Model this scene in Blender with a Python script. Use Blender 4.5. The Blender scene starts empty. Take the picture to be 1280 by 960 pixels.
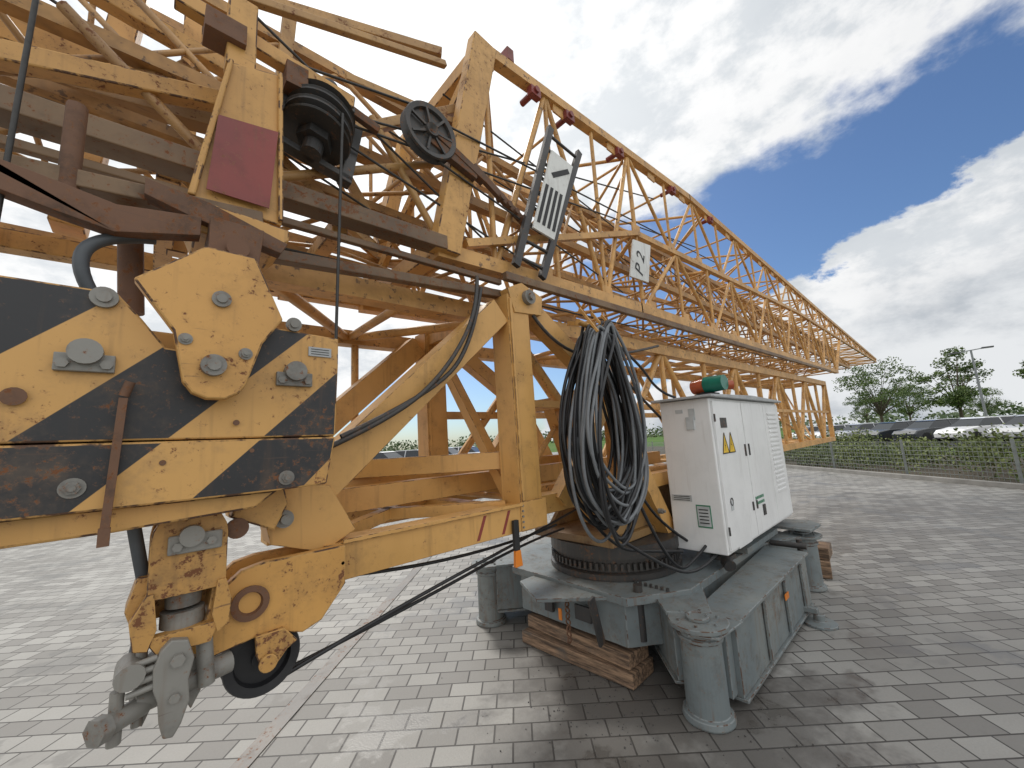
import bpy, math, random
from mathutils import Vector, Matrix
random.seed(7)
scene=bpy.context.scene
COL=scene.collection

# ------------------------------------------------------------------ materials
def newmat(name):
    m=bpy.data.materials.new(name);m.use_nodes=True
    nt=m.node_tree
    return m,nt,nt.nodes['Principled BSDF']
def N(nt,t,**k):
    n=nt.nodes.new(t)
    for a,b in k.items(): setattr(n,a,b)
    return n
def L(nt,a,b): nt.links.new(a,b)
def math_(nt,op,a,b=None,clamp=False):
    n=N(nt,'ShaderNodeMath',operation=op);n.use_clamp=clamp
    for i,v in enumerate((a,b)):
        if v is None: continue
        if isinstance(v,(int,float)): n.inputs[i].default_value=v
        else: L(nt,v,n.inputs[i])
    return n.outputs[0]
def noise(nt,vec,scale,detail=3,rough=.55):
    n=N(nt,'ShaderNodeTexNoise');n.inputs['Scale'].default_value=scale
    n.inputs['Detail'].default_value=detail;n.inputs['Roughness'].default_value=rough
    L(nt,vec,n.inputs['Vector']);return n.outputs['Fac']
def smooth(nt,v,a,b):
    n=N(nt,'ShaderNodeMapRange',interpolation_type='SMOOTHSTEP')
    n.inputs['From Min'].default_value=a;n.inputs['From Max'].default_value=b
    L(nt,v,n.inputs['Value']);return n.outputs['Result']
def mix(nt,f,a,b):
    n=N(nt,'ShaderNodeMix',data_type='RGBA')
    if isinstance(f,(int,float)): n.inputs[0].default_value=f
    else: L(nt,f,n.inputs[0])
    for i,v in ((6,a),(7,b)):
        if isinstance(v,tuple): n.inputs[i].default_value=(*v,1) if len(v)==3 else v
        else: L(nt,v,n.inputs[i])
    return n.outputs[2]
def objco(nt): return N(nt,'ShaderNodeTexCoord').outputs['Object']

def painted(name,col,col2=None,rust=.5,rough=.45,rustcol=(.11,.045,.02),dirt=.5,hazard=False,fine=1.0,streak=1.0):
    m,nt,b=newmat(name);co=objco(nt)
    col2=col2 or tuple(c*.8 for c in col)
    nb=noise(nt,co,1.9,4)
    base=mix(nt,smooth(nt,nb,.38,.66),col,col2)
    if hazard:
        sep=N(nt,'ShaderNodeSeparateXYZ');L(nt,co,sep.inputs[0])
        d=math_(nt,'SUBTRACT',sep.outputs[0],sep.outputs[2])
        d=math_(nt,'ADD',d,1.755);d=math_(nt,'DIVIDE',d,.475);d=math_(nt,'ADD',d,10.5)
        d=math_(nt,'FRACT',d);d=math_(nt,'SUBTRACT',d,.5);d=math_(nt,'ABSOLUTE',d)
        k=math_(nt,'SUBTRACT',1.0,smooth(nt,d,.272,.278))
        base=mix(nt,k,base,(.022,.022,.024))
    nd=noise(nt,co,6.5*fine,5,.7)
    dm=math_(nt,'MULTIPLY',smooth(nt,nd,.46,.76),dirt)
    base=mix(nt,dm,base,tuple(c*.42+.02 for c in col2) if not hazard else (.17,.12,.08))
    mp=N(nt,'ShaderNodeMapping');mp.inputs['Scale'].default_value=(16,16,1.2);L(nt,co,mp.inputs[0])
    st=smooth(nt,noise(nt,mp.outputs[0],1.6,3,.6),.54,.76)
    st=math_(nt,'MULTIPLY',st,(.5*dirt+.08)*streak)
    base=mix(nt,st,base,(.14,.075,.035))
    r1=noise(nt,co,48*fine,5,.74)
    r=math_(nt,'ADD',math_(nt,'MULTIPLY',r1,.66),math_(nt,'MULTIPLY',nb,.16));r=math_(nt,'ADD',r,math_(nt,'MULTIPLY',nd,.30))
    T=.684-.072*rust
    base=mix(nt,math_(nt,'MULTIPLY',smooth(nt,r,T-.05,T),.32),base,(.24,.11,.045))
    rm=smooth(nt,r,T,T+.02)
    base=mix(nt,rm,base,mix(nt,r1,(rustcol),tuple(c*2.0 for c in rustcol)))
    m2=N(nt,'ShaderNodeMapping');m2.inputs['Rotation'].default_value=(0,.5,0);m2.inputs['Scale'].default_value=(5,60,90);L(nt,co,m2.inputs[0])
    sc=smooth(nt,noise(nt,m2.outputs[0],1,2,.5),.70,.74)
    base=mix(nt,math_(nt,'MULTIPLY',sc,.6*min(1,max(0,rust))),base,(.10,.06,.04))
    L(nt,base,b.inputs['Base Color'])
    rr=math_(nt,'ADD',math_(nt,'MULTIPLY',rm,.4),math_(nt,'ADD',rough,math_(nt,'MULTIPLY',dm,.3)),clamp=True)
    L(nt,rr,b.inputs['Roughness'])
    bp=N(nt,'ShaderNodeBump');bp.inputs['Strength'].default_value=.35;bp.inputs['Distance'].default_value=.003
    L(nt,math_(nt,'SUBTRACT',nd,rm),bp.inputs['Height']);L(nt,bp.outputs[0],b.inputs['Normal'])
    return m
def plain(name,col,rough=.6,metal=0,var=.25,scale=8,spec=.5):
    m,nt,b=newmat(name);co=objco(nt)
    c=mix(nt,smooth(nt,noise(nt,co,scale,3,.65),.35,.7),col,tuple(x*(1-var) for x in col))
    L(nt,c,b.inputs['Base Color']);b.inputs['Roughness'].default_value=rough;b.inputs['Metallic'].default_value=metal
    b.inputs['Specular IOR Level'].default_value=spec
    return m
def lattice(name,c1,c2,c3):
    m,nt,b=newmat(name);co=objco(nt)
    n_=noise(nt,co,4,4,.7)
    c=mix(nt,smooth(nt,n_,.38,.62),c1,c2)
    c=mix(nt,smooth(nt,noise(nt,co,22,3,.7),.58,.68),c,c3)
    L(nt,c,b.inputs['Base Color']);b.inputs['Roughness'].default_value=.5
    return m
def edgemat(name,col):
    m,nt,b=newmat(name);co=objco(nt)
    c=mix(nt,smooth(nt,noise(nt,co,14,4,.7),.46,.58),col,(.09,.045,.025))
    L(nt,c,b.inputs['Base Color']);b.inputs['Roughness'].default_value=.65
    return m

YEL=painted('crane_yellow',(.61,.335,.10),(.49,.26,.072),rust=.45,dirt=.5)
YEL2=painted('crane_yellow_clean',(.63,.35,.11),(.53,.29,.083),rust=.0,dirt=.4)
YLAT=lattice('lattice_yellow',(.63,.35,.115),(.46,.25,.08),(.20,.11,.05))
YLAT2=lattice('lattice_yellow_old',(.48,.265,.09),(.30,.165,.06),(.15,.085,.04))
HAZ=painted('hazard_paint',(.62,.345,.105),(.52,.28,.08),rust=.6,dirt=.5,hazard=True)
BRKY=painted('bracket_yellow',(.63,.335,.092),(.51,.265,.07),rust=.55,dirt=.4)
WORNY=painted('worn_yellow',(.52,.28,.08),(.36,.20,.07),rust=1.3,dirt=.8)
RUSTY=painted('rusty_steel',(.16,.08,.045),(.09,.055,.035),rust=1.0,dirt=.8,rough=.7,streak=.4)
RAIL=painted('worn_rail',(.20,.125,.065),(.12,.075,.045),rust=.8,dirt=.6,rough=.55,streak=.2)
REDP=painted('red_plate',(.25,.045,.035),(.19,.04,.035),rust=.3,dirt=.5)
GREY=painted('chassis_grey',(.15,.175,.18),(.20,.215,.205),rust=.35,dirt=.9,rough=.55,rustcol=(.09,.07,.055))
STEEL=painted('bare_steel',(.25,.24,.215),(.14,.13,.115),rust=.6,dirt=.8,rough=.45)
BLACK=plain('black_rubber',(.020,.020,.022),.42,var=.4)
BLKST=painted('black_grease_steel',(.035,.034,.034),(.05,.045,.04),rust=.25,dirt=.6,rough=.45)
CAB=painted('cabinet_white',(.78,.78,.77),(.72,.72,.71),rust=-1.0,dirt=.12,rough=.38,rustcol=(.25,.17,.12))
CABD=plain('cabinet_grey',(.40,.41,.41),.5)
WHITE=painted('sign_white',(.70,.70,.67),(.60,.60,.57),rust=.1,dirt=.3)
DARK=plain('dark_print',(.02,.02,.02),.6)
ORANGE=plain('orange_plastic',(.75,.22,.02),.4)
YSIGN=plain('warning_yellow',(.75,.48,.03),.5,var=.05)
GREENP=plain('green_lens',(.01,.16,.11),.2)
REDL=plain('red_lens',(.45,.09,.03),.25)
ROPE=plain('wire_rope',(.05,.048,.045),.5,metal=.3,scale=60)
EDGEY=edgemat('worn_edge_yellow',(.52,.29,.09))
EDGEG=edgemat('worn_edge_grey',(.20,.22,.22))
EDGES={YEL:EDGEY,YEL2:EDGEY,HAZ:EDGEY,BRKY:EDGEY,WORNY:EDGEY,GREY:EDGEG}

def wood():
    m,nt,b=newmat('timber');co=objco(nt)
    mp=N(nt,'ShaderNodeMapping');mp.inputs['Scale'].default_value=(18,1.5,18);L(nt,co,mp.inputs[0])
    c=mix(nt,smooth(nt,noise(nt,mp.outputs[0],2.5,6,.7),.35,.68),(.07,.045,.03),(.36,.23,.14))
    c=mix(nt,smooth(nt,noise(nt,co,6,4),.5,.75),c,(.10,.085,.07))
    L(nt,c,b.inputs['Base Color']);b.inputs['Roughness'].default_value=.85
    return m
WOOD=wood()

# ------------------------------------------------------------------ mesh builder
class MB:
    def __init__(s): s.v=[];s.f=[];s.sm=[];s.mi=[];s.cur=0
    def add(s,vs,fs,smooth=False):
        o=len(s.v);s.v+= [tuple(v) for v in vs]
        for f in fs: s.f.append([i+o for i in f]);s.sm.append(smooth);s.mi.append(s.cur)
    def box(s,c,d,M=None):
        vs=[Vector((c[0]+sx*d[0]/2,c[1]+sy*d[1]/2,c[2]+sz*d[2]/2)) for sx in(-1,1) for sy in(-1,1) for sz in(-1,1)]
        if M: vs=[M@v for v in vs]
        s.add(vs,[(0,1,3,2),(4,6,7,5),(0,4,5,1),(2,3,7,6),(0,2,6,4),(1,5,7,3)])
    def beam(s,p,q,w,h,up=(0,0,1),ext=0,w2=None,h2=None):
        p=Vector(p);q=Vector(q);d=(q-p).normalized();p=p-d*ext;q=q+d*ext
        u=Vector(up)
        if abs(d.dot(u))>.98: u=Vector((1,0,0))
        a=d.cross(u).normalized();b=a.cross(d).normalized()
        w2=w2 or w;h2=h2 or h
        vs=[]
        for P,W,H in((p,w,h),(q,w2,h2)):
            for i,j in((-1,-1),(1,-1),(1,1),(-1,1)): vs.append(P+a*i*W/2+b*j*H/2)
        s.add(vs,[(3,2,1,0),(4,5,6,7),(0,1,5,4),(1,2,6,5),(2,3,7,6),(3,0,4,7)])
    def tube(s,p,q,r,n=8,r2=None,caps=True):
        p=Vector(p);q=Vector(q);d=(q-p)
        if d.length<1e-6: return
        d.normalize();u=Vector((0,0,1)) if abs(d.z)<.9 else Vector((1,0,0))
        a=d.cross(u).normalized();b=a.cross(d)
        r2=r if r2 is None else r2
        A=[p+(a*math.cos(t)+b*math.sin(t))*r for t in [2*math.pi*i/n for i in range(n)]]
        B=[q+(a*math.cos(t)+b*math.sin(t))*r2 for t in [2*math.pi*i/n for i in range(n)]]
        s.add(A+B,[(i,(i+1)%n,n+(i+1)%n,n+i) for i in range(n)],True)
        if caps: s.add(A,[tuple(range(n-1,-1,-1))]);s.add(B,[tuple(range(n))])
    def poly(s,pts,y0,y1):
        n=len(pts)
        ar=sum(pts[i][0]*pts[(i+1)%n][1]-pts[(i+1)%n][0]*pts[i][1] for i in range(n))
        if ar<0: pts=pts[::-1]
        vs=[(x,y0,z) for x,z in pts]+[(x,y1,z) for x,z in pts]
        s.add(vs,[tuple(range(n)),tuple(range(2*n-1,n-1,-1))]+[(i,n+i,n+(i+1)%n,(i+1)%n) for i in range(n)])
    def polyz(s,pts,z0,z1):
        n=len(pts)
        ar=sum(pts[i][0]*pts[(i+1)%n][1]-pts[(i+1)%n][0]*pts[i][1] for i in range(n))
        if ar<0: pts=pts[::-1]
        vs=[(x,y,z0) for x,y in pts]+[(x,y,z1) for x,y in pts]
        s.add(vs,[tuple(range(n-1,-1,-1)),tuple(range(n,2*n))]+[(i,(i+1)%n,n+(i+1)%n,n+i) for i in range(n)])
    def disc_y(s,x,y,z,prof,n=32):
        vs=[]
        for r,dy in prof:
            for i in range(n):
                t=2*math.pi*i/n;vs.append((x+r*math.cos(t),y+dy,z+r*math.sin(t)))
        fs=[]
        for k in range(len(prof)-1):
            for i in range(n):
                j=(i+1)%n;fs.append((k*n+i,k*n+j,(k+1)*n+j,(k+1)*n+i))
        s.add(vs,fs,False)
    def lathe(s,M,prof,n=24):
        vs=[]
        for r,dz in prof:
            for i in range(n):
                t=2*math.pi*i/n;vs.append(M@Vector((r*math.cos(t),r*math.sin(t),dz)))
        s.add(vs,[(k*n+i,k*n+(i+1)%n,(k+1)*n+(i+1)%n,(k+1)*n+i) for k in range(len(prof)-1) for i in range(n)])
    def obj(s,name,mats,parent=None,bevel=0):
        me=bpy.data.meshes.new(name);me.from_pydata(s.v,[],s.f)
        if not isinstance(mats,(list,tuple)): mats=[mats]
        mats=list(mats)
        eg=EDGES.get(mats[0]) if bevel else None
        if eg: mats.append(eg)
        for m in mats: me.materials.append(m)
        me.polygons.foreach_set('use_smooth',s.sm);me.polygons.foreach_set('material_index',s.mi)
        me.update()
        ob=bpy.data.objects.new(name,me);COL.objects.link(ob)
        if parent: ob.parent=parent
        if bevel:
            b=ob.modifiers.new('bevel','BEVEL');b.width=bevel;b.segments=2;b.limit_method='ANGLE';b.angle_limit=math.radians(50)
            if eg: b.material=len(mats)-1
        return ob
def empty(name):
    e=bpy.data.objects.new(name,None);COL.objects.link(e);return e
def curve(name,plist,r,mat,parent=None,cyclic=False,smooth_=True):
    cu=bpy.data.curves.new(name,'CURVE');cu.dimensions='3D';cu.bevel_depth=r;cu.bevel_resolution=2;cu.resolution_u=6
    for pts in plist:
        sp=cu.splines.new('NURBS' if smooth_ else 'POLY');sp.points.add(len(pts)-1)
        for i,p in enumerate(pts): sp.points[i].co=(*p,1)
        sp.use_cyclic_u=cyclic
        if smooth_: sp.order_u=3;sp.use_endpoint_u=not cyclic
    cu.materials.append(mat)
    ob=bpy.data.objects.new(name,cu);COL.objects.link(ob)
    if parent: ob.parent=parent
    return ob
def text(name,body,size,M,mat,parent):
    cu=bpy.data.curves.new(name,'FONT');cu.body=body;cu.size=size;cu.extrude=.0008;cu.materials.append(mat)
    ob=bpy.data.objects.new(name,cu);COL.objects.link(ob);ob.parent=parent;ob.matrix_world=M
    return ob
def facing_front(x,y,z,rot=0):
    return Matrix.Translation((x,y,z))@Matrix.Rotation(rot,4,'Y')@Matrix.Rotation(math.pi/2,4,'X')

crane=empty('tower_crane')

# ------------------------------------------------------------------ lattices
def lerp(a,b,t): return Vector(a)*(1-t)+Vector(b)*t
def path_at(path,x):
    for i in range(len(path)-1):
        a,b=path[i],path[i+1]
        if a[0]<=x<=b[0] or i==len(path)-2:
            t=(x-a[0])/(b[0]-a[0]);return Vector((x,a[1]+(b[1]-a[1])*t,a[2]+(b[2]-a[2])*t))
def chord(mb,path,w):
    for a,b in zip(path[:-1],path[1:]): mb.beam(a,b,w,w,ext=.01)
def web(mb,pa,pb,x0,x1,step,r,vert=True,flip=0,cross=False):
    n=max(1,int(round((x1-x0)/step)))
    xs=[x0+(x1-x0)*i/n for i in range(n+1)]
    for i in range(n):
        A=path_at(pa,xs[i]);A2=path_at(pa,xs[i+1]);B=path_at(pb,xs[i]);B2=path_at(pb,xs[i+1])
        if (i+flip)%2==0 or cross: mb.tube(A,B2,r,6,caps=False)
        if (i+flip)%2==1 or cross: mb.tube(B,A2,r,6,caps=False)
        if vert: mb.tube(A,B,r*.85,6,caps=False)
    if vert: mb.tube(path_at(pa,xs[-1]),path_at(pb,xs[-1]),r,6)

yn,yf=1.70,2.70
def P(y,pts): return [(x,y,z) for x,z in pts]
top=[(1.45,4.19),(4.7,4.44),(14,4.48),(26,4.60)]
mid=[(3.3,3.49),(9.9,3.96),(26,4.46)]
bot=[(1.08,2.64),(3.2,2.73),(13.6,2.98)]
jib=MB()
for y in (yn,yf):
    chord(jib,P(y,top),.075);chord(jib,P(y,mid),.055);chord(jib,P(y,bot),.085)
    web(jib,P(y,top),P(y,mid),3.3,26,.75,.018,flip=int(y==yf))
    web(jib,P(y,mid),P(y,bot),3.3,13.6,.85,.020,flip=int(y==yn))
    web(jib,P(y,top),P(y,bot),1.5,3.3,.6,.022,vert=True,flip=1)
    jib.beam((13.6,y,2.98),(15.2,y,4.1),.06,.06)
for pth,x0,x1 in((top,1.5,26),(mid,3.3,26),(bot,1.2,13.6)):
    web(jib,P(yn,pth),P(yf,pth),x0,x1,.95,.016)
for x in(3.3,5.2,7.1,9,11,13):
    a=path_at(P(yn,top),x);b=path_at(P(yf,mid),x);jib.tube(a,b,.015,6);a=path_at(P(yf,top),x);b=path_at(P(yn,mid),x);jib.tube(a,b,.015,6)
    a=path_at(P(yn,mid),x);b=path_at(P(yf,bot),x);jib.tube(a,b,.015,6)
jib.beam((26,yn,4.6),(26,yf,4.6),.07,.07);jib.beam((26,yn,4.46),(26,yf,4.46),.05,.05)
jib.beam((1.25,yn-.04,2.72),(3.32,yn-.02,3.5),.045,.045)
for pth,x0,x1,dz in((top,1.5,26,-.07),(mid,3.3,26,.05),(bot,1.2,13.6,.07)):
    x=x0
    while x<x1:
        p=path_at(P(yn,pth),x);jib.box((p.x,yn-.012,p.z+dz),(.14,.012,.09));x+=.75
jib.obj('jib_lattice',YLAT,crane)

inner=MB()
ap=[(-1.6,2.15,3.82),(18,2.15,4.15)];b1=[(-1.6,1.88,3.12),(18,1.88,3.5)];b2=[(-1.6,2.45,3.12),(18,2.45,3.5)]
for c in(ap,b1,b2): chord(inner,c,.06)
web(inner,ap,b1,-1.5,18,.55,.015,vert=False);web(inner,ap,b1,-1.225,17.5,.55,.012,vert=False,flip=1)
web(inner,ap,b2,-1.5,18,.6,.015,vert=False,flip=1);web(inner,b1,b2,-1.5,18,.7,.013)
t2=[(-1.2,2.95,4.35),(16,2.95,4.3)];t3=[(-1.2,2.95,3.6),(16,2.95,3.5)];t4=[(-1.2,3.3,2.9),(16,3.3,2.9)]
for c in(t2,t3,t4): chord(inner,c,.07)
web(inner,t2,t3,-1.2,16,.8,.018,vert=True);web(inner,t3,t4,-1.2,16,.8,.018,vert=False,flip=1)
t5=[(-1.2,2.0,2.95),(13,2.0,3.05)];t6=[(-1.2,2.6,2.95),(13,2.6,3.05)];t7=[(-1.2,2.3,2.72),(13,2.3,2.8)]
for c in(t5,t6,t7): chord(inner,c,.045)
web(inner,t5,t7,-1.2,13,.5,.013,vert=False);web(inner,t6,t7,-1.2,13,.5,.013,vert=False);web(inner,t5,t6,-1.2,13,.8,.013)
inner.obj('folded_jib_lattice',YLAT2,crane)

mast=MB()
z0,z1=1.28,2.38
lo=lambda y:[(1.7,y,z0-.02),(12.5,y,1.24)]
hi=lambda y:[(.3,y,z1),(12.5,y,2.62)]
for y in(1.86,2.75):
    chord(mast,lo(y),.1);chord(mast,hi(y),.1)
    web(mast,hi(y),lo(y),1.7,12.5,1.05,.034,vert=True,flip=int(y>2))
    mast.beam((12.5,y,1.2),(12.5,y,2.66),.09,.09)
for h in(lo,hi): web(mast,h(1.86),h(2.75),1.7,12.5,1.05,.026)
web(mast,lo(1.86),hi(2.75),1.7,12.5,2.1,.022,vert=False)
web(mast,hi(1.86),hi(2.75),.3,1.7,.7,.03)
h2=lambda y:[(1.7,y,1.85),(12.5,y,1.9)]
chord(mast,h2(2.75),.06);chord(mast,h2(1.86),.05)
web(mast,hi(2.75),[(.3,2.75,1.45),(12.5,2.75,1.5)],.4,1.7,.65,.03)
mast.obj('mast_lattice',YLAT,crane)

# ------------------------------------------------------------------ end frames, rails, upper left
fr=MB()
fr.poly([(1.37,4.19),(1.55,4.17),(1.19,2.62),(1.03,2.62)],1.62,1.70)
fr.beam((1.44,2.66,4.15),(1.10,2.66,2.64),.1,.13,up=(0,1,0))
fr.beam((1.46,1.72,4.13),(1.46,2.62,4.13),.1,.1)
fr.beam((1.12,1.72,2.68),(1.12,2.62,2.68),.1,.1)
fr.beam((1.42,1.74,4.05),(1.12,2.6,2.75),.05,.05)
fr.beam((-.35,2.75,2.75),(-.2,2.75,4.3),.16,.12)
fr.beam((.05,2.4,2.6),(.05,2.4,4.2),.08,.08)
fr.beam((-.8,2.6,3.55),(.8,2.6,3.62),.12,.14)
fr.beam((-.5,1.8,2.85),(.15,1.8,3.05),.06,.07)
fr.beam((-.9,2.3,3.8),(.3,2.2,3.55),.07,.07)
for x in(-.6,0,.6): fr.beam((x,1.75,2.64),(x,2.8,2.64),.07,.07)
fr.beam((-1.2,2.75,2.62),(1.1,2.75,2.68),.09,.09)
fr.obj('jib_end_frame',YEL,crane,.006)
fr=MB()
fr.beam((-.9,2.95,4.38),(1.3,1.9,4.2),.06,.06)
fr.beam((.45,1.75,3.0),(1.36,1.75,3.72),.05,.05)
fr.beam((.62,1.75,3.45),(1.36,1.72,3.55),.03,.04)
fr.beam((.0,2.0,3.3),(.9,2.0,2.7),.05,.05)
fr.beam((.9,1.95,2.75),(.35,2.2,3.9),.05,.05)
fr.beam((-.8,2.3,3.15),(.6,1.9,3.1),.08,.09)
fr.beam((.35,2.0,2.72),(.42,2.0,3.9),.06,.06)
fr.beam((-1.,1.7,3.05),(1.2,1.72,3.9),.035,.035)
fr.tube((.3,1.7,2.72),(1.1,1.75,3.2),.022,8);fr.tube((.75,1.75,3.3),(1.1,1.72,2.75),.02,8)
fr.tube((-.8,1.9,2.7),(.1,1.9,3.2),.025,8);fr.tube((-.3,1.8,3.15),(.2,1.8,2.7),.02,8)
fr.obj('tie_members',painted('tie_yellow',(.46,.26,.09),(.32,.18,.07),rust=.7,dirt=.6,streak=.3),crane,.004)
rl=MB()
rl.beam((-1.2,1.66,2.60),(1.1,1.66,2.66),.10,.075)
rl.beam((-1.2,1.66,2.50),(1.5,1.66,2.55),.03,.03)
rl.beam((.3,1.66,2.37),(1.6,1.70,2.50),.05,.045)
rl.beam((-.4,1.52,2.36),(.25,1.52,2.42),.07,.05)
rl.beam((1.5,1.62,2.58),(12.,1.62,2.86),.04,.05)
rl.obj('guide_rail',RAIL,crane,.004)

rb=MB()
rb.poly([(.13,2.98),(.29,3.03),(.31,2.42),(.05,2.43)],1.5,1.66)
rb.poly([(.03,2.42),(.33,2.40),(.33,2.36),(.28,2.30),(.07,2.31)],1.48,1.7)
rb.beam((.17,1.56,3.0),(.17,1.56,3.3),.07,.09)
rb.beam((-.02,1.6,3.22),(.6,1.6,3.16),.05,.06)
rb.poly([(.045,2.43),(.065,2.43),(.145,2.98),(.13,2.98)],1.482,1.50)
rb.poly([(.295,2.43),(.312,2.43),(.295,3.03),(.28,3.03)],1.482,1.50)
rb.obj('head_bracket',YEL,crane,.005)
rp=MB();rp.poly([(.11,2.74),(.285,2.77),(.265,2.46),(.09,2.46)],1.478,1.4815);rp.obj('red_plate',REDP,crane)
rs=MB()
rs.poly([(.1,2.33),(.24,2.33),(.22,2.12),(.1,2.12)],1.40,1.56)
rs.tube((.17,1.38,2.24),(.17,1.60,2.24),.03,14)
rs.poly([(-.42,2.36),(-.25,2.33),(-.1,2.30),(.08,2.33),(.08,2.27),(-.1,2.22),(-.2,2.24),(-.33,2.27),(-.38,2.31),(-.43,2.38)],1.42,1.47)
rs.tube((-.2,1.5,2.60),(-.2,1.5,2.28),.022,8)
rs.poly([(-.05,2.42),(.1,2.40),(.32,2.33),(.3,2.29),(.05,2.34),(-.05,2.37)],1.45,1.5)
rs.box((.12,1.55,3.12),(.12,.1,.08));rs.box((.36,1.6,3.12),(.08,.1,.1))
rs.obj('hook_link',RUSTY,crane,.004)

dr=MB()
M=Matrix.Translation((.45,1.62,2.93))@Matrix.Rotation(math.radians(12),4,'Y')@Matrix.Rotation(math.radians(-8),4,'X')
prof=[]
for k in range(3):
    z=k*.06
    prof+=[(.135,z),(.14,z+.006),(.135,z+.014),(.112,z+.02),(.110,z+.04),(.135,z+.05)]
dr.lathe(M,[(.0,0)]+prof+[(.0,.18)],36)
dr.lathe(M,[(0,-.10),(.04,-.10),(.04,.34),(0,.34)],16)
dr.lathe(M,[(0,-.04),(.07,-.04),(.07,-.001),(0,-.001)],6)
dr.obj('rope_drum',BLKST,crane)
dh=MB()
dh.box((0,0,0),(.22,.20,.025),M@Matrix.Translation((0,.03,.215)));dh.box((0,0,0),(.05,.03,.34),M@Matrix.Translation((-.155,.0,.08)));dh.box((0,0,0),(.05,.05,.36),M@Matrix.Translation((.155,.04,.07)))
dh.box((0,0,0),(.36,.05,.03),M@Matrix.Translation((0,.04,-.085)))
dh.obj('drum_housing',BLKST,crane,.004)
sh=MB()
sh.disc_y(1.0,1.58,3.24,[(.0,.0),(.035,-.02),(.04,0),(.05,.01),(.12,.012),(.125,-.005),(.15,-.01),(.155,0),(.135,.02),(.155,.045),(.15,.05),(0,.05)],40)
for i in range(7):
    t=i*2*math.pi/7;sh.beam((1+.04*math.cos(t),1.577,3.24+.04*math.sin(t)),(1+.125*math.cos(t),1.577,3.24+.125*math.sin(t)),.012,.012,up=(0,1,0))
sh.obj('guide_sheave',BLKST,crane)
shb=MB();shb.beam((1.0,1.60,3.26),(1.36,1.60,3.12),.05,.04);shb.beam((1.0,1.60,3.20),(1.3,1.60,3.12),.04,.05)
shb.box((.98,1.66,3.24),(.08,.08,.12))
shb.beam((.3,1.6,3.2),(.72,1.6,3.1),.03,.04)
shb.beam((1.3,1.62,3.2),(1.75,1.66,3.02),.03,.05)
for k in range(4): shb.tube((1.52+.06*k,1.61,3.10-.025*k),(1.52+.06*k,1.66,3.10-.025*k),.02,10)
shb.obj('sheave_bracket',RUSTY,crane,.003)
tp=MB()
for x in(1.95,2.35,3.1,4.2,5.3):
    z=path_at(P(yn,top),x).z
    tp.box((x,yn-.03,z-.09),(.10,.05,.07));tp.tube((x,yn-.07,z-.08),(x,yn+.1,z-.08),.024,10)
tp.box((1.72,yn,4.30),(.06,.08,.10))
tp.obj('chord_couplings',REDP,crane,.003)

lad=MB()
a0,a1=Vector((1.58,1.60,2.66)),Vector((2.02,1.60,3.84));off=Vector((.33,0,-.03))
lad.beam(a0,a1,.03,.05);lad.beam(a0+off*.7,a1+off,.03,.05)
for i in range(9):
    t=(i+.5)/9;lad.tube(lerp(a0,a1,t),lerp(a0+off*.7,a1+off,t),.011,8)
lad.obj('access_ladder',BLKST,crane)
pn=MB();u=(a1-a0).normalized()
p00=a0+u*.30+Vector((.035,-.02,0));p01=a0+u*1.02+Vector((.035,-.02,0));w_=Vector((.20,0,-.02))
pn.poly([(p00.x,p00.z),((p00+w_).x,(p00+w_).z),((p01+w_*1.15).x,(p01+w_).z),(p01.x,p01.z)],1.562,1.575)
pn.poly([(3.10,3.34),(3.42,3.38),(3.30,2.98),(2.98,2.96)],1.62,1.632)
pn.obj('marking_panel',WHITE,crane)
pk=MB()
for i in range(4):
    s=p00+w_*(.15+.24*i)+u*.06;e=s+u*.34
    pk.poly([(s.x-.014,s.z),(s.x+.014,s.z),(e.x+.014,e.z),(e.x-.014,e.z)],1.559,1.561)
s=p00+w_*.2+u*.52;e=p00+w_*.9+u*.66
pk.poly([(s.x,s.z),(s.x+.02,s.z-.03),(e.x+.02,e.z-.03),(e.x,e.z)],1.559,1.561)
pk.obj('marking_bars',DARK,crane)
text('marking_text','P 2',.19,facing_front(3.19,1.618,3.0,math.radians(-70)),DARK,crane)

# ------------------------------------------------------------------ slewing frame
sf=MB()
def member(mb,p,q,w,y0,y1):
    p=Vector((p[0],0,p[1]));q=Vector((q[0],0,q[1]));d=(q-p).normalized();n=Vector((-d.z,0,d.x))*w/2
    mb.poly([((p+n).x,(p+n).z),((q+n).x,(q+n).z),((q-n).x,(q-n).z),((p-n).x,(p-n).z)],y0,y1)
for y0 in(1.62,2.56):
    y1=y0+.13
    member(sf,(1.46,2.36),(.40,1.40),.15,y0,y1)
    member(sf,(1.585,2.47),(1.60,1.12),.17,y0-.012,y1+.012)
    member(sf,(1.70,2.46),(2.52,1.95),.12,y0+.015,y1-.015)
    member(sf,(2.4,2.05),(3.25,.78),.14,y0+.006,y1-.004)
    member(sf,(.50,1.195),(1.52,1.195),.135,y0-.03,y1)
    member(sf,(1.66,1.22),(4.3,1.22),.11,y0+.05,y1+.05)
    member(sf,(1.9,1.22),(2.6,1.95),.09,y0+.02,y1-.02)
    sf.poly([(.33,1.30),(.30,1.42),(.38,1.50),(.52,1.48),(.62,1.30),(.5,1.24)],y0-.01,y1-.02)
    sf.poly([(1.50,2.50),(1.62,2.56),(1.80,2.50),(1.78,2.38),(1.55,2.36)],y0-.02,y0+.05)
    member(sf,(1.52,2.44),(1.53,1.28),.02,y0-.022,y0-.013)
    member(sf,(.56,1.268),(1.50,1.268),.016,y0-.045,y0-.031)
    sf.poly([(1.49,1.28),(1.69,1.28),(1.69,1.13),(1.49,1.13)],y0-.036,y0-.031)
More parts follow.
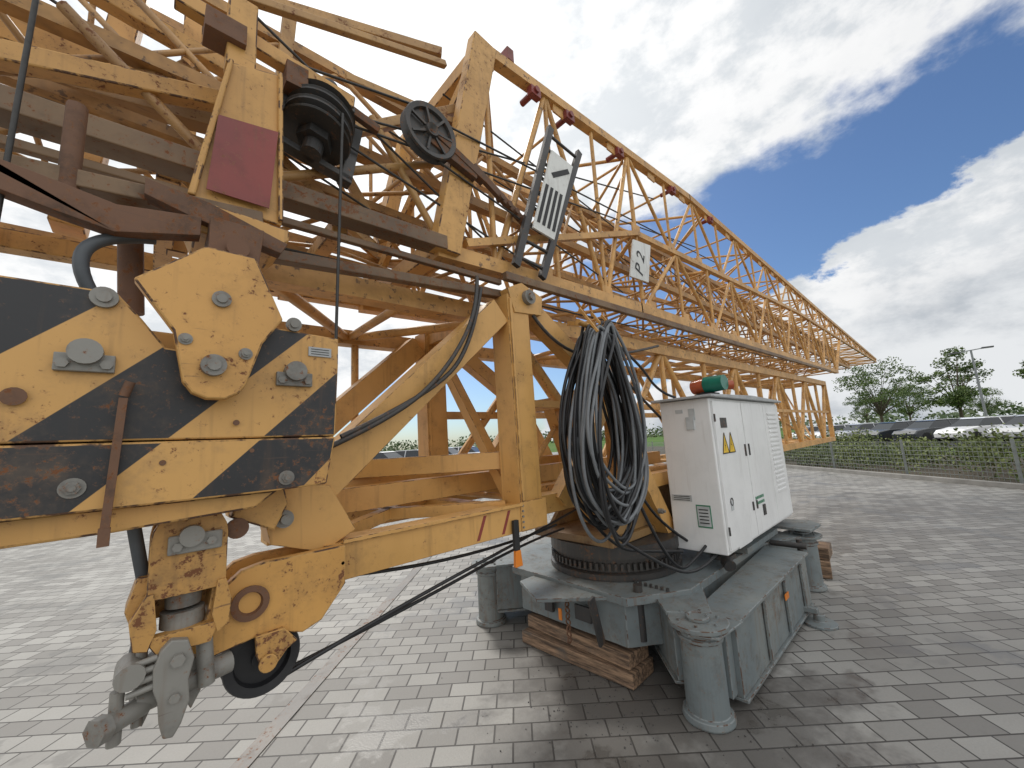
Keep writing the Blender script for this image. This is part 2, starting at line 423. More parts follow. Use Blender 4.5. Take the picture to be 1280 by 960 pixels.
for x,z in((.42,1.42),(1.58,2.42),(1.5,1.2),(.6,1.2),(2.5,1.9),(3.2,.9)):
    sf.beam((x,1.72,z),(x,2.6,z),.1,.1)
sf.beam((.5,1.72,1.25),(1.5,2.58,1.25),.06,.06);sf.beam((.5,2.58,1.25),(1.5,1.72,1.25),.06,.06)
sf.beam((1.6,1.76,1.25),(1.6,2.58,2.4),.07,.07)
sf.beam((1.55,1.8,1.5),(.5,2.6,1.5),.07,.1)
sf.beam((.45,2.1,1.36),(4,2.1,1.36),.09,.12);sf.beam((.45,2.35,1.42),(3,2.35,1.42),.09,.1)
sf.beam((2.9,2.2,.9),(2.5,2.2,1.9),.12,.12)
sf.obj('slewing_frame',YEL2,crane,.006)
pf=MB()
pf.polyz([(2.5,1.72),(4.2,1.72),(4.2,2.5),(2.5,2.5)],.802,.86)
pf.poly([(2.6,.862),(2.9,1.16),(3.9,1.16),(4.1,.862)],1.76,1.80)
pf.poly([(2.6,.862),(2.9,1.16),(3.9,1.16),(4.1,.862)],2.4,2.44)
pf.box((3.3,2.1,1.0),(.5,.4,.25))
pf.obj('slewing_platform',painted('platform_dirty',(.30,.18,.07),(.17,.11,.06),rust=.8,dirt=.9,rough=.6),crane,.005)
pins=MB()
def bolt(x,y,z,r,t=.03,n=18):
    pins.tube((x,y,z),(x,y-t,z),r,n)
for x,z,r in((1.66,2.47,.045),(.36,1.385,.03),(.55,1.20,.012),(3.0,1.0,.02)):
    bolt(x,1.605,z,r,.035);bolt(x,1.57,z,r*.5,.02)
for k in range(5): bolt(1.50+.0,1.584,1.15+.028*k,.006,.008,6)
pins.obj('pivot_pins',STEEL,crane,.003)
rdm=MB()
for x in(1.24,1.40):
    rdm.poly([(x,1.25),(x+.018,1.25),(x-.03,1.14),(x-.048,1.14)],1.5885,1.5895)
rdm.obj('painted_marks',REDP,crane)

arm=MB()
apts=[(.56,1.262),(.30,1.262),(.24,1.25),(.18,1.20),(.13,1.13),(.11,1.05),(.15,1.02),(.31,1.045),(.42,1.01),(.48,1.03),(.56,1.128)]
arm.poly(apts,1.55,1.585);arm.poly(apts,1.70,1.735)
arm.beam((.40,1.64,1.18),(.52,1.64,1.18),.11,.10)
arm.obj('hook_arm',BRKY,crane,.005)
ring=MB()
ring.disc_y(.265,1.55,1.15,[(.05,0),(.052,-.012),(.034,-.014),(.03,.0),(.028,.03),(.0,.032)],24)
ring.disc_y(.215,1.50,1.39,[(.03,0),(.03,-.012),(0,-.012)],20)
ring.obj('arm_bushing',RUSTY,crane)
sv=MB()
sv.disc_y(.31,1.60,.965,[(0,-.03),(.03,-.03),(.03,-.008),(.075,-.008),(.08,-.03),(.105,-.034),(.108,-.028),(.085,0),(.108,.028),(.105,.034),(0,.034)],40)
sv.obj('lower_sheave',BLACK,crane)
svp=MB();svp.poly([(.28,1.05),(.36,1.05),(.40,1.0),(.37,.985),(.34,.95),(.30,.95),(.285,.99)],1.53,1.55)
svp.disc_y(.315,1.528,.965,[(.026,0),(.026,-.01),(0,-.01)],18);svp.obj('sheave_keeper',WORNY,crane,.003)

hk=MB()
def rounded(cx,w,zb,zt,n=10):
    r=w/2;return [(cx-r,zb)]+[(cx-r*math.cos(math.pi*i/n),zt-r+r*math.sin(math.pi*i/n)) for i in range(n+1)]+[(cx+r,zb)]
hk.poly(rounded(.105,.17,1.24,1.475),1.47,1.50)
hk.poly([(.02,1.26),(.035,1.26),(.045,1.17),(.03,1.12),(.0,1.13),(-.01,1.2)],1.46,1.495)
hk.poly([(.19,1.26),(.17,1.26),(.16,1.17),(.175,1.12),(.20,1.14),(.205,1.2)],1.46,1.495)
hk.poly([(.02,1.15),(.18,1.15),(.16,1.10),(.05,1.10)],1.465,1.50)
hk.poly(rounded(.105,.17,1.16,1.475),1.60,1.63)
hk.poly([(.0,1.3),(-.02,1.22),(.01,1.13),(.04,1.13),(.035,1.3)],1.50,1.60)
hk.poly([(.175,1.3),(.20,1.22),(.19,1.14),(.15,1.13),(.17,1.3)],1.50,1.60)
hk.obj('hook_block',WORNY,crane,.005)
hs=MB()
hs.box((.115,1.46,1.375),(.12,.012,.05));hs.tube((.105,1.47,1.395),(.105,1.44,1.395),.028,18)
hs.tube((.075,1.45,1.37),(.075,1.445,1.37),.012,6);hs.tube((.15,1.45,1.375),(.15,1.445,1.375),.012,6)
hs.tube((.1,1.53,1.26),(.1,1.53,1.20),.045,18,r2=.04);hs.tube((.1,1.53,1.19),(.1,1.53,1.15),.05,18)
hs.poly([(.055,1.12),(.075,1.14),(.11,1.13),(.125,1.08),(.115,1.03),(.12,.98),(.105,.93),(.09,.905),(.07,.91),(.06,.95),(.055,1.0),(.045,1.03),(.042,1.08)],1.44,1.47)
hs.poly([(.02,1.08),(.05,1.1),(.05,.98),(.03,.93),(.01,.96)],1.50,1.55)
hs.poly([(.12,1.06),(.15,1.04),(.15,.96),(.13,.92),(.115,.95)],1.52,1.56)
hs.tube((-.05,1.44,.985),(.03,1.50,.985),.025,14);hs.tube((.01,1.50,.995),(.22,1.56,.995),.030,16)
hs.tube((-.055,1.436,.985),(-.035,1.451,.985),.032,6)
hs.tube((.0,1.44,1.08),(.0,1.54,1.08),.03,12);hs.tube((.02,1.5,1.12),(.02,1.5,.94),.012,8)
hs.tube((-.02,1.47,1.05),(-.02,1.47,.93),.014,8);hs.tube((.15,1.5,1.1),(.16,1.5,.98),.02,10)
for k in range(4): hs.tube((-.005,1.455,1.10-.022*k),(.05,1.455,1.105-.022*k),.008,8)
hs.tube((.09,1.438,1.09),(.09,1.425,1.09),.016,6);hs.tube((.088,1.438,1.0),(.088,1.43,1.0),.012,6)
hs.obj('hook_shackle',STEEL,crane,.004)

# ------------------------------------------------------------------ hazard ballast plate
hz=MB()
hz.poly([(-1.3,2.03),(-.08,2.03),(-.03,1.97),(.02,1.90),(.12,1.89),(.20,1.93),(.26,1.995),(.46,1.985),(.46,1.895),(.452,1.655),(-1.3,1.665)],1.35,1.45)
hz.poly([(-1.3,1.66),(.45,1.652),(.425,1.505),(.30,1.50),(-1.3,1.495)],1.342,1.45)
hz.obj('hazard_plate',HAZ,crane,.005)
hb=MB()
hb.poly([(-1.3,1.50),(.30,1.50),(.24,1.455),(-.05,1.44),(-1.3,1.43)],1.38,1.56)
hb.poly([(-1.3,2.0),(.44,1.96),(.42,1.53),(-1.3,1.52)],1.46,1.60)
hb.poly([(.24,1.52),(.34,1.52),(.36,1.44),(.32,1.36),(.2,1.42)],1.52,1.58)
hb.obj('ballast_frame',YEL,crane,.006)
bk=MB()
bk.poly([(-.05,2.05),(.085,2.175),(.20,2.175),(.275,2.0),(.225,1.92),(.19,1.80),(.175,1.775),(.145,1.758),(.105,1.758),(.075,1.772),(.055,1.80),(.03,1.93)],1.275,1.31)
bk.obj('pivot_bracket',BRKY,crane,.005)
hp=MB()
def pin(x,z,r,y=1.342,t=.03):
    hp.tube((x,y,z),(x,y-t,z),r,20)
    hp.tube((x,y-t,z),(x,y-t-.006,z),r*.55,12)
def nut(x,z,r,y,t):
    hp.tube((x,y,z),(x,y-.004,z),r*1.5,20);hp.tube((x,y,z),(x,y-t,z),r,6);hp.tube((x,y,z),(x,y-t*1.4,z),r*.5,10)
pin(.115,1.845,.028,1.275,.02);pin(.125,2.03,.022,1.275,.010);nut(.055,1.91,.010,1.275,.01);nut(.185,1.885,.011,1.275,.01)
pin(-.10,2.01,.026,1.35,.012);pin(.32,2.01,.022,1.35,.012);nut(.31,1.535,.014,1.342,.012);nut(-.12,1.555,.015,1.342,.012);nut(-.30,1.76,.015,1.342,.012)
for x,z in((-.12,1.855),(.325,1.845)):
    hp.box((x,1.342,z-.012),(.10,.016,.042));hp.tube((x,1.35,z+.012),(x,1.315,z+.012),.03,20)
    for dx in(-.036,.036): hp.tube((x+dx,1.334,z-.016),(x+dx,1.326,z-.016),.012,6)
hp.obj('plate_pins',STEEL,crane,.002)
ph=MB()
ph.beam((-.05,1.325,1.76),(-.062,1.325,1.45),.013,.016);ph.tube((-.05,1.325,1.765),(-.04,1.32,1.80),.01,8)
ph.box((-.062,1.325,1.44),(.02,.02,.04))
ph.tube((-.08,1.6,2.35),(-.06,1.6,2.05),.03,12)
for x,z,r in((-.22,1.76,.02),(.18,1.70,.008),(.03,1.60,.007),(.22,1.62,.006)): ph.tube((x,1.342,z),(x,1.340,z),r,14)
ph.obj('plate_handle',RUSTY,crane)
lb=MB();lb.box((.40,1.347,1.93),(.07,.004,.03));lb.obj('rating_plate',CABD,crane)
lb=MB()
for k in range(3): lb.box((.40,1.3445,1.922+.008*k),(.055,.001,.002))
lb.obj('rating_text',DARK,crane)

curve('hydraulic_hose',[[(-.02,1.48,2.25),(-.14,1.46,2.22),(-.17,1.46,2.1),(-.1,1.48,2.0)],[(-.02,1.52,1.46),(.0,1.53,1.35),(.03,1.55,1.2),(.0,1.56,1.05)]],.016,plain('grey_hose',(.08,.09,.10),.5),crane)
curve('wire_ropes',[
 [(.52,1.5,3.0),(.50,1.5,1.95)],[(-.28,1.45,3.2),(-.30,1.45,2.05)],[(-.3,1.6,3.6),(1.6,1.72,2.75)],[(-.6,2.0,3.4),(1.2,1.9,2.75)],
 [(.5,1.62,3.1),(4,1.8,4.2)],[(.5,1.62,3.06),(5,1.75,3.9)],[(1.05,1.6,3.1),(3,1.72,2.85)],[(.2,1.75,2.45),(9,1.72,2.8)],
 [(-.5,2.2,3.9),(1.4,1.75,3.2)],[(-.5,2.1,3.0),(1.4,1.9,2.72)],[(1.3,1.9,3.9),(6,1.9,3.3)],[(1.3,2.1,3.7),(7,2.0,3.2)],
 [(.1,1.6,3.15),(1.0,1.6,3.38)],[(.45,1.62,3.0),(1.9,1.7,2.75)],[(1.1,1.6,3.35),(6,1.85,4.0)]],.006,ROPE,crane,smooth_=False)
curve('hoist_ropes',[
 [(.34,1.6,.87),(.8,1.62,.96),(1.6,1.66,1.07),(2.4,1.9,1.1)],[(.36,1.62,.88),(.9,1.66,.93),(1.7,1.8,1.0),(2.3,2.0,.95)],
 [(.62,1.66,1.12),(1.2,1.7,1.02),(2.0,1.8,1.05)]],.008,BLACK,crane)
curve('strut_cable',[[(1.26,1.58,2.5),(1.24,1.56,2.3),(1.05,1.56,1.98),(.8,1.57,1.75),(.5,1.58,1.62)],[(1.30,1.6,2.45),(1.2,1.57,2.1),(.95,1.57,1.84),(.55,1.58,1.66)],[(1.7,1.62,2.4),(1.9,1.6,2.15),(2.6,1.6,2.2),(3.4,1.65,2.4)]],.011,BLKST,crane)

# ------------------------------------------------------------------ slewing ring & chassis
cx,cyy=3.0,2.06
rg=MB()
Mr=Matrix.Translation((cx,cyy,0))
rg.lathe(Mr,[(0,.56),(.54,.56),(.54,.60),(.50,.61),(.50,.70),(.53,.705),(.53,.798),(0,.798)],48)
for i in range(72):
    t=i*2*math.pi/72;rg.box((0,0,0),(.03,.020,.05),Matrix.Translation((cx+.515*math.cos(t),cyy+.515*math.sin(t),.65))@Matrix.Rotation(t,4,'Z'))
rg.obj('slewing_ring',BLKST,crane)

chs=empty('crane_chassis');chs.parent=crane
ch=MB()
ch.polyz([(2.35,1.55),(2.75,1.30),(4.5,1.30),(4.85,1.55),(4.85,2.65),(4.5,2.9),(2.75,2.9),(2.35,2.65)],.50,.555)
ch.polyz([(2.40,1.60),(2.78,1.33),(4.45,1.33),(4.78,1.6),(4.78,2.6),(4.45,2.85),(2.78,2.85),(2.4,2.6)],.22,.497)
def arm_(p,q,w1,w2,z0=.14,z1=.50):
    p=Vector((p[0],p[1],0));q=Vector((q[0],q[1],0));d=(q-p).normalized();n=Vector((-d.y,d.x,0))
    ch.polyz([(p+n*w1/2)[:2],(q+n*w2/2)[:2],(q-n*w2/2)[:2],(p-n*w1/2)[:2]],z0,z1)
    ch.polyz([(p+n*(w1/2+.03))[:2],(q+n*(w2/2+.03))[:2],(q-n*(w2/2+.03))[:2],(p-n*(w1/2+.03))[:2]],z1+.002,z1+.024)
    ch.polyz([(p+n*(w1/2+.02))[:2],(q+n*(w2/2+.02))[:2],(q-n*(w2/2+.02))[:2],(p-n*(w1/2+.02))[:2]],z0-.02,z0-.002)
arm_((2.95,1.55),(2.47,1.20),.36,.20)
arm_((2.9,2.7),(2.42,2.98),.34,.2)
arm_((4.4,1.5),(4.86,1.2),.36,.2)
arm_((4.4,2.7),(4.86,2.98),.36,.2)
arm_((2.60,1.09),(4.35,1.13),.20,.28,.07,.47)
arm_((2.62,3.14),(4.30,3.14),.16,.22,.10,.46)
for x,y in((2.43,1.13),(2.40,3.03),(4.95,1.12),(4.87,3.03)):
    M=Matrix.Translation((x,y,0))
    ch.lathe(M,[(0,.0),(.135,.0),(.14,.012),(.135,.04),(.114,.045),(.112,.42),(.125,.425),(.125,.445),(.112,.45),(.112,.49),(.165,.492),(.165,.518),(0,.518)],36)
    ch.lathe(M,[(0,.518),(.065,.518),(.065,.538),(.05,.541),(.05,.533),(0,.533)],24)
    for i in range(6):
        t=i*math.pi/3+.3;ch.tube((x+.115*math.cos(t),y+.115*math.sin(t),.516),(x+.115*math.cos(t),y+.115*math.sin(t),.53),.010,6)
ch.polyz([(2.27,1.12),(2.33,.98),(2.62,.95),(2.62,1.22),(2.45,1.30)],.476,.490)
ch.box((2.56,1.10,.26),(.08,.16,.34))
ch.polyz([(4.75,1.0),(5.1,.98),(5.25,1.1),(5.2,1.3),(4.8,1.4)],.575,.60)
ch.box((5.02,1.13,.545),(.12,.12,.05))
ch.polyz([(2.02,2.05),(2.35,1.7),(2.45,2.4),(2.2,2.4)],.505,.53)
ch.tube((2.6,3.1,.02),(2.6,3.1,.5),.05,14)
for x in(3.1,3.6,4.1): ch.box((x,.975,.27),(.03,.02,.36))
ch.lathe(Matrix.Translation((4.1,.90,0)),[(0,0),(.12,0),(.12,.02),(.04,.03),(.04,.08),(0,.08)],20)
ch.box((4.1,.97,.10),(.06,.14,.04))
ch.obj('outrigger_chassis',GREY,chs,.005)
cd=MB()
cd.box((2.33,1.9,.38),(.02,.14,.1));cd.box((2.36,2.25,.40),(.03,.08,.2))
cd.tube((2.5,1.55,.6),(2.5,1.55,.25),.03,10);cd.tube((4.5,1.05,.56),(4.5,1.05,.1),.025,10)
cd.beam((2.2,1.72,.56),(2.28,1.72,.25),.02,.06)
for i in range(7): cd.tube((2.62+.0*i,1.40+.04*i,.556),(2.62,1.40+.04*i,.575),.012,6)
cd.tube((4.42,.98,.52),(4.42,1.26,.52),.025,10)
cd.obj('chassis_fittings',BLKST,chs,.003)
cr=MB();cr.box((3.55,.958,.36),(.09,.006,.04));cr.box((2.31,2.1,.33),(.006,.03,.08));cr.obj('reflector',ORANGE,chs)
cn=MB()
for i in range(9):
    z=.5-.04*i;cn.lathe(Matrix.Translation((2.3,2.02,z))@Matrix.Rotation(math.pi/2,4,'X')@Matrix.Rotation(i%2*math.pi/2,4,'Y'),[(.014,-.005),(.022,-.005),(.022,.005),(.014,.005),(.014,-.005)],12)
cn.obj('chain',RUSTY,chs)

for k,(c,d,rz) in enumerate((((2.47,2.05,.05),(.28,.98,.09),2),((2.50,2.06,.145),(.24,.95,.09),-1),((5.45,1.12,.09),(.32,.20,.17),10),((5.50,1.10,.24),(.30,.18,.12),4))):
    w=MB();w.box((0,0,0),d)
    o=w.obj('timber_beam',WOOD,None,.006);o.location=c;o.rotation_euler=(0,0,math.radians(rz))

# ------------------------------------------------------------------ electrical cabinet
cab=empty('electrical_cabinet')
cb=MB();X0,X1,Y0,Y1,Z0,Z1=3.2,5.05,1.2,1.6,.68,1.86
cb.box(((X0+X1)/2,(Y0+Y1)/2,(Z0+Z1)/2),(X1-X0,Y1-Y0,Z1-Z0))
cb.obj('body',CAB,cab,.008)
rf=MB();rf.poly([(X0-.06,Z1+.003),(X1+.05,Z1+.003),(X1+.05,Z1+.022),((X0+X1)/2,Z1+.045),(X0-.06,Z1+.022)],Y0-.05,Y1+.05)
rf.obj('roof',CABD,cab,.004)
dd=MB()
doors=((X0+.03,X0+.66),(X0+.675,X0+1.30))
for a,b in doors: dd.box(((a+b)/2,Y0-.009,(Z0+Z1)/2),(b-a,.018,Z1-Z0-.05))
dd.box(((X0+1.315+X1-.02)/2,Y0-.008,(Z0+Z1)/2),(X1-.02-X0-1.315,.016,Z1-Z0-.05))
dd.obj('doors',CAB,cab,.004)
sg=MB()
for x in(X0+.667,X0+1.308): sg.box((x,Y0-.006,(Z0+Z1)/2),(.012,.008,Z1-Z0-.05))
sg.obj('door_seals',DARK,cab)
vt=MB()
for i in range(18):
    z=Z1-.12-i*.045;vt.box((X0+1.56,Y0-.019,z),(.3,.012,.022),None)
vt.box((X0+.35,Y0-.002,Z0+.02),(.3,.03,.02))
vt.obj('vent_louvres',CAB,cab,.003)
ck=MB()
ck.box((X0+.20,Y0-.020,Z1-.20),(.13,.004,.08))
for x in(X0+.62,X0+.72): ck.box((x,Y0-.022,1.42),(.018,.01,.10));ck.box((x,Y0-.022,.95),(.018,.01,.07))
for z in(.85,1.7):
    ck.tube((X0+.03,Y0-.02,z-.03),(X0+.03,Y0-.02,z+.03),.007,8)
ck.tube((X0+.15,Y0+.1,Z0),(X0+.15,Y0+.1,Z0-.07),.05,16);ck.box((X0+.9,Y0-.022,.88),(.06,.01,.09))
ck.tube((X0+.10,Y0+.06,Z0-.07),(X0+.06,Y0+.02,Z0-.09),.045,14)
ck.box((X0+.15,Y0+.1,Z0-.05),(.14,.14,.03))
ck.obj('handles',BLKST,cab)
wt=MB()
for x in(X0+.17,X0+.31):
    wt.poly([(x-.065,1.42),(x+.065,1.42),(x,1.58)],Y0-.0215,Y0-.0195)
wt.obj('warning_triangles',YSIGN,cab)
wb=MB()
for x in(X0+.17,X0+.31):
    wb.poly([(x-.012,1.44),(x+.008,1.48),(x-.004,1.485),(x+.012,1.535),(x-.010,1.48),(x+.002,1.475)],Y0-.023,Y0-.0218)
    for a,b in(((x-.065,1.42),(x+.065,1.42)),((x+.065,1.42),(x,1.58)),((x,1.58),(x-.065,1.42))):
        wb.beam((a[0],Y0-.0225,a[1]),(b[0],Y0-.0225,b[1]),.002,.007,up=(0,0,1))
wb.obj('warning_bolts',DARK,cab)
gs=MB()
GRNP=plain('green_print',(.05,.22,.12),.5)
for r_ in range(2):
    for c_ in range(6): gs.box((X0+.72+c_*.04,Y0-.0205,1.0-.045*r_),(.024,.002,.024))
gs.box((X0-.002,Y0+.14,.95),(.003,.11,.17))
gs.obj('stickers',GRNP,cab)
gl=MB()
gl.box((X0-.004,Y0+.14,.95),(.003,.095,.15));gl.box((X0-.002,Y0+.30,1.08),(.003,.16,.05));gl.box((X0-.002,Y0+.14,1.74),(.004,.05,.09))
gl.box((X0+.15,Y0-.0205,1.02),(.05,.002,.07));gl.box((X0-.002,Y0+.24,1.77),(.003,.06,.03));gl.box((X0-.006,Y0+.16,1.67),(.012,.06,.10))
gl.obj('labels',plain('label_grey',(.5,.52,.52),.5),cab)
tl_=MB()
for i in range(5): tl_.box((X0-.0065,Y0+.14,.90+.025*i),(.001,.07,.008))
for i in range(3): tl_.box((X0-.0045,Y0+.30,1.065+.014*i),(.001,.13,.005))
tl_.lathe(Matrix.Translation((X0+.15,Y0-.021,1.05))@Matrix.Rotation(math.pi/2,4,'X'),[(.03,0),(.03,.002),(.022,.002),(.022,0)],20)
tl_.obj('label_text',DARK,cab)
sp=MB();sp.beam((3.4,1.4,.64),(4.9,1.4,.64),.12,.06);sp.beam((3.6,1.5,.86),(3.6,1.75,.86),.08,.08);sp.beam((4.5,1.5,.86),(4.5,1.75,.86),.08,.08);sp.box((4.2,1.4,.585),(.9,.3,.045));sp.obj('support',GREY,cab)
be=empty('warning_beacon')
bb=MB();M=Matrix.Translation((3.62,1.36,1.905));bb.lathe(M,[(0,0),(.10,0),(.10,.02),(.055,.03),(.055,.05),(0,.05)],24);bb.obj('base',BLACK,be)
bb=MB();bb.tube((3.60,1.35,2.00),(3.58,1.19,2.005),.075,20,r2=.066);bb.obj('green_lamp',GREENP,be,.01)
bb=MB();bb.tube((3.60,1.352,2.00),(3.62,1.47,1.995),.070,20,r2=.06);bb.tube((3.60,1.30,1.99),(3.70,1.17,1.985),.04,16);bb.obj('red_lamp',REDL,be,.01)

# ------------------------------------------------------------------ cable coil
loops=[];gl_=[]
for i in range(34):
    ccx=2.10+random.uniform(-.06,.06);ztop=2.30+random.uniform(-.06,.05);zb=1.0+random.uniform(-.05,.28)
    W=random.uniform(.24,.40);y=1.42+random.uniform(-.11,.09);yy=random.uniform(-.05,.05);sk=random.uniform(-.08,.08)
    pts=[];ph1=random.uniform(0,6)
    for k in range(14):
        t=2*math.pi*k/14;s=(1-math.cos(t))/2
        w=W*(.22+.78*math.sin(min(1,s*1.15)*math.pi/2)) if s<.85 else W*.95
        pts.append((ccx+sk*s+math.sin(t)*w*(1 if s<.9 else .9)+.02*math.sin(3*t+ph1)+random.uniform(-.008,.008),y+yy*math.sin(t)+random.uniform(-.01,.01),ztop+(zb-ztop)*s))
    (loops if i%3 else gl_).append(pts)
coil=empty('cable_coil')
curve('black_cables',loops,.0105,BLACK,coil,cyclic=True)
curve('grey_cables',gl_,.010,plain('grey_cable',(.17,.18,.19),.45),coil,cyclic=True)
curve('cable_tails',[[(2.35,1.42,1.25),(2.5,1.4,.95),(2.75,1.38,.66),(3.0,1.4,.63),(3.25,1.35,.75)],[(2.1,1.4,1.0),(2.5,1.36,.75),(2.9,1.3,.6),(3.3,1.3,.68)],
 [(2.2,1.5,2.35),(2.8,1.55,2.2),(3.2,1.6,1.95),(3.3,1.5,1.9)],[(2.2,1.55,2.3),(2.7,1.6,2.0),(3.3,1.62,1.7)],[(2.2,1.5,2.3),(2.6,1.6,1.5),(2.8,1.6,1.0),(3.2,1.5,.75)],
 [(2.0,1.5,1.1),(2.2,1.5,.9),(2.6,1.5,.8),(3.0,1.45,.72)]],.011,BLACK,coil)
cs=MB();cs.tube((1.95,1.45,2.33),(2.35,1.45,2.28),.018,10)
for x in(1.98,2.10,2.22): cs.beam((x,1.45,2.42),(x,1.33,2.24),.014,.014);
cs.beam((2.12,1.45,2.34),(2.12,1.66,2.4),.03,.03)
cs.obj('coil_hanger',YEL,coil)
pe=empty('load_tag')
h=MB();h.box((1.43,1.57,1.125),(.035,.02,.15));h.obj('strap',DARK,pe,.003)
h=MB();h.poly([(1.415,1.05),(1.45,1.05),(1.46,.97),(1.41,.97)],1.56,1.58);h.obj('tag',ORANGE,pe,.003)

# ------------------------------------------------------------------ ground
def sheet(name,pts,z,mat):
    me=bpy.data.meshes.new(name);me.from_pydata([(x,y,z) for x,y in pts],[],[tuple(range(len(pts)))]);me.materials.append(mat)
    ob=bpy.data.objects.new(name,me);COL.objects.link(ob);return ob
def grass():
    m,nt,b=newmat('grass');co=objco(nt)
    c=mix(nt,smooth(nt,noise(nt,co,.05,4),.35,.65),(.07,.15,.03),(.12,.17,.045));c=mix(nt,math_(nt,'MULTIPLY',noise(nt,co,6,3),.5),c,(.03,.06,.015))
    L(nt,c,b.inputs['Base Color']);b.inputs['Roughness'].default_value=.95;b.inputs['Specular IOR Level'].default_value=.1;return m
def pavers():
    m,nt,b=newmat('concrete_pavers');co=objco(nt)
    mp=N(nt,'ShaderNodeMapping');mp.inputs['Rotation'].default_value=(0,0,math.radians(43));L(nt,co,mp.inputs[0])
    br=N(nt,'ShaderNodeTexBrick');L(nt,mp.outputs[0],br.inputs['Vector'])
    br.inputs['Scale'].default_value=1;br.inputs['Brick Width'].default_value=.21;br.inputs['Row Height'].default_value=.14
    br.inputs['Mortar Size'].default_value=.0055;br.inputs['Mortar Smooth'].default_value=.3
    br.inputs['Color1'].default_value=(.0,.0,.0,1);br.inputs['Color2'].default_value=(1,1,1,1);br.inputs['Mortar'].default_value=(.5,.5,.5,1)
    rnd=smooth(nt,br.outputs['Color'],0,1)
    big=smooth(nt,noise(nt,co,.35,3,.6),.38,.66)
    c=mix(nt,rnd,(.215,.205,.19),(.375,.365,.34))
    c=mix(nt,math_(nt,'MULTIPLY',big,.45),c,(.16,.15,.135))
    ns=noise(nt,co,1.3,5,.7)
    stn=smooth(nt,ns,.535,.60)
    c=mix(nt,math_(nt,'MULTIPLY',stn,.5),c,(.095,.085,.072))
    sp_=noise(nt,co,90,3)
    c=mix(nt,math_(nt,'MULTIPLY',sp_,.35),c,(.13,.125,.11))
    vm=N(nt,'ShaderNodeVectorMath',operation='DISTANCE');L(nt,co,vm.inputs[0]);vm.inputs[1].default_value=(2.5,1.5,0)
    oil=math_(nt,'ADD',math_(nt,'MULTIPLY',math_(nt,'SUBTRACT',ns,.5),3.0),math_(nt,'SUBTRACT',1.1,vm.outputs['Value']))
    om=smooth(nt,oil,-.2,.4)
    c=mix(nt,math_(nt,'MULTIPLY',om,.68),c,(.065,.057,.05))
    c=mix(nt,br.outputs['Fac'],c,(.05,.045,.04))
    L(nt,c,b.inputs['Base Color'])
    L(nt,math_(nt,'SUBTRACT',.62,math_(nt,'ADD',math_(nt,'MULTIPLY',stn,.24),math_(nt,'MULTIPLY',om,.14)),clamp=True),b.inputs['Roughness'])
    bp=N(nt,'ShaderNodeBump');bp.inputs['Strength'].default_value=.6;bp.inputs['Distance'].default_value=.006
    hgt=math_(nt,'ADD',math_(nt,'SUBTRACT',math_(nt,'MULTIPLY',rnd,.25),br.outputs['Fac']),math_(nt,'MULTIPLY',sp_,.3))
    L(nt,hgt,bp.inputs['Height']);L(nt,bp.outputs[0],b.inputs['Normal'])
    return m
sheet('grass_field',[(-900,-900),(900,-900),(900,900),(-900,900)],-.03,grass())
fd=Vector((4.5,4.9,0)).normalized();f0=Vector((14,-1,0))
def F(s,o=0):
    n=Vector((fd.y,-fd.x,0));return f0+fd*s+n*o
A=F(-30,-.3);B=F(45,-.3)
sheet('paved_yard',[A[:2],B[:2],(B.x-60,B.y+45),(A.x-60,A.y+10)],0,pavers())
ASPH=plain('asphalt',(.06,.06,.062),1.0,var=.3,scale=.6,spec=.1)
pl=[F(-20,12),F(50,12),F(50,38),F(-20,38)]
sheet('car_park',[p[:2] for p in pl],-.02,ASPH)
kb=MB();kb.beam(F(-30,-.22)+Vector((0,0,.03)),F(45,-.22)+Vector((0,0,.03)),.14,.16);kb.obj('kerb',plain('kerb_concrete',(.30,.29,.27),.9,scale=3),None,.01)
so=sheet('planting_bed',[F(-30,-.14)[:2],F(45,-.14)[:2],F(45,8)[:2],F(-30,8)[:2]],.012,plain('soil',(.07,.055,.035),.95,scale=2))
dch=MB();dch.beam((-.3,2.0,.003),(8,10.2,.003),.10,.008);dch.obj('drain_channel',painted('drain_steel',(.13,.12,.11),(.18,.16,.14),rust=.6,dirt=.6),None)
gv=MB()
for i in range(320):
    x=random.gauss(2.3,.36);y=random.gauss(1.55,.42);s=random.uniform(.002,.007)
    gv.box((0,0,0),(s,s*random.uniform(.7,1.3),s*.8),Matrix.Translation((x,y,s*.4))@Matrix.Rotation(random.uniform(0,3),4,'Z'))
gv.obj('gravel_debris',plain('grit',(.09,.085,.08),.9),None)

fn=MB();FH=1.0
for i in range(-12,16):
    p=F(i*2.5);fn.beam(p,p+Vector((0,0,FH+.05)),.06,.05)
for k in range(9): fn.tube(F(-30)+Vector((0,0,.06+k*.115)),F(37)+Vector((0,0,.06+k*.115)),.006,4,caps=False)
for i in range(0,480):
    p=F(-18+i*.1);fn.tube(p+Vector((0,0,.05)),p+Vector((0,0,FH)),.0045,4,caps=False)
fn.obj('mesh_fence',plain('fence_metal',(.22,.24,.23),.5),None)

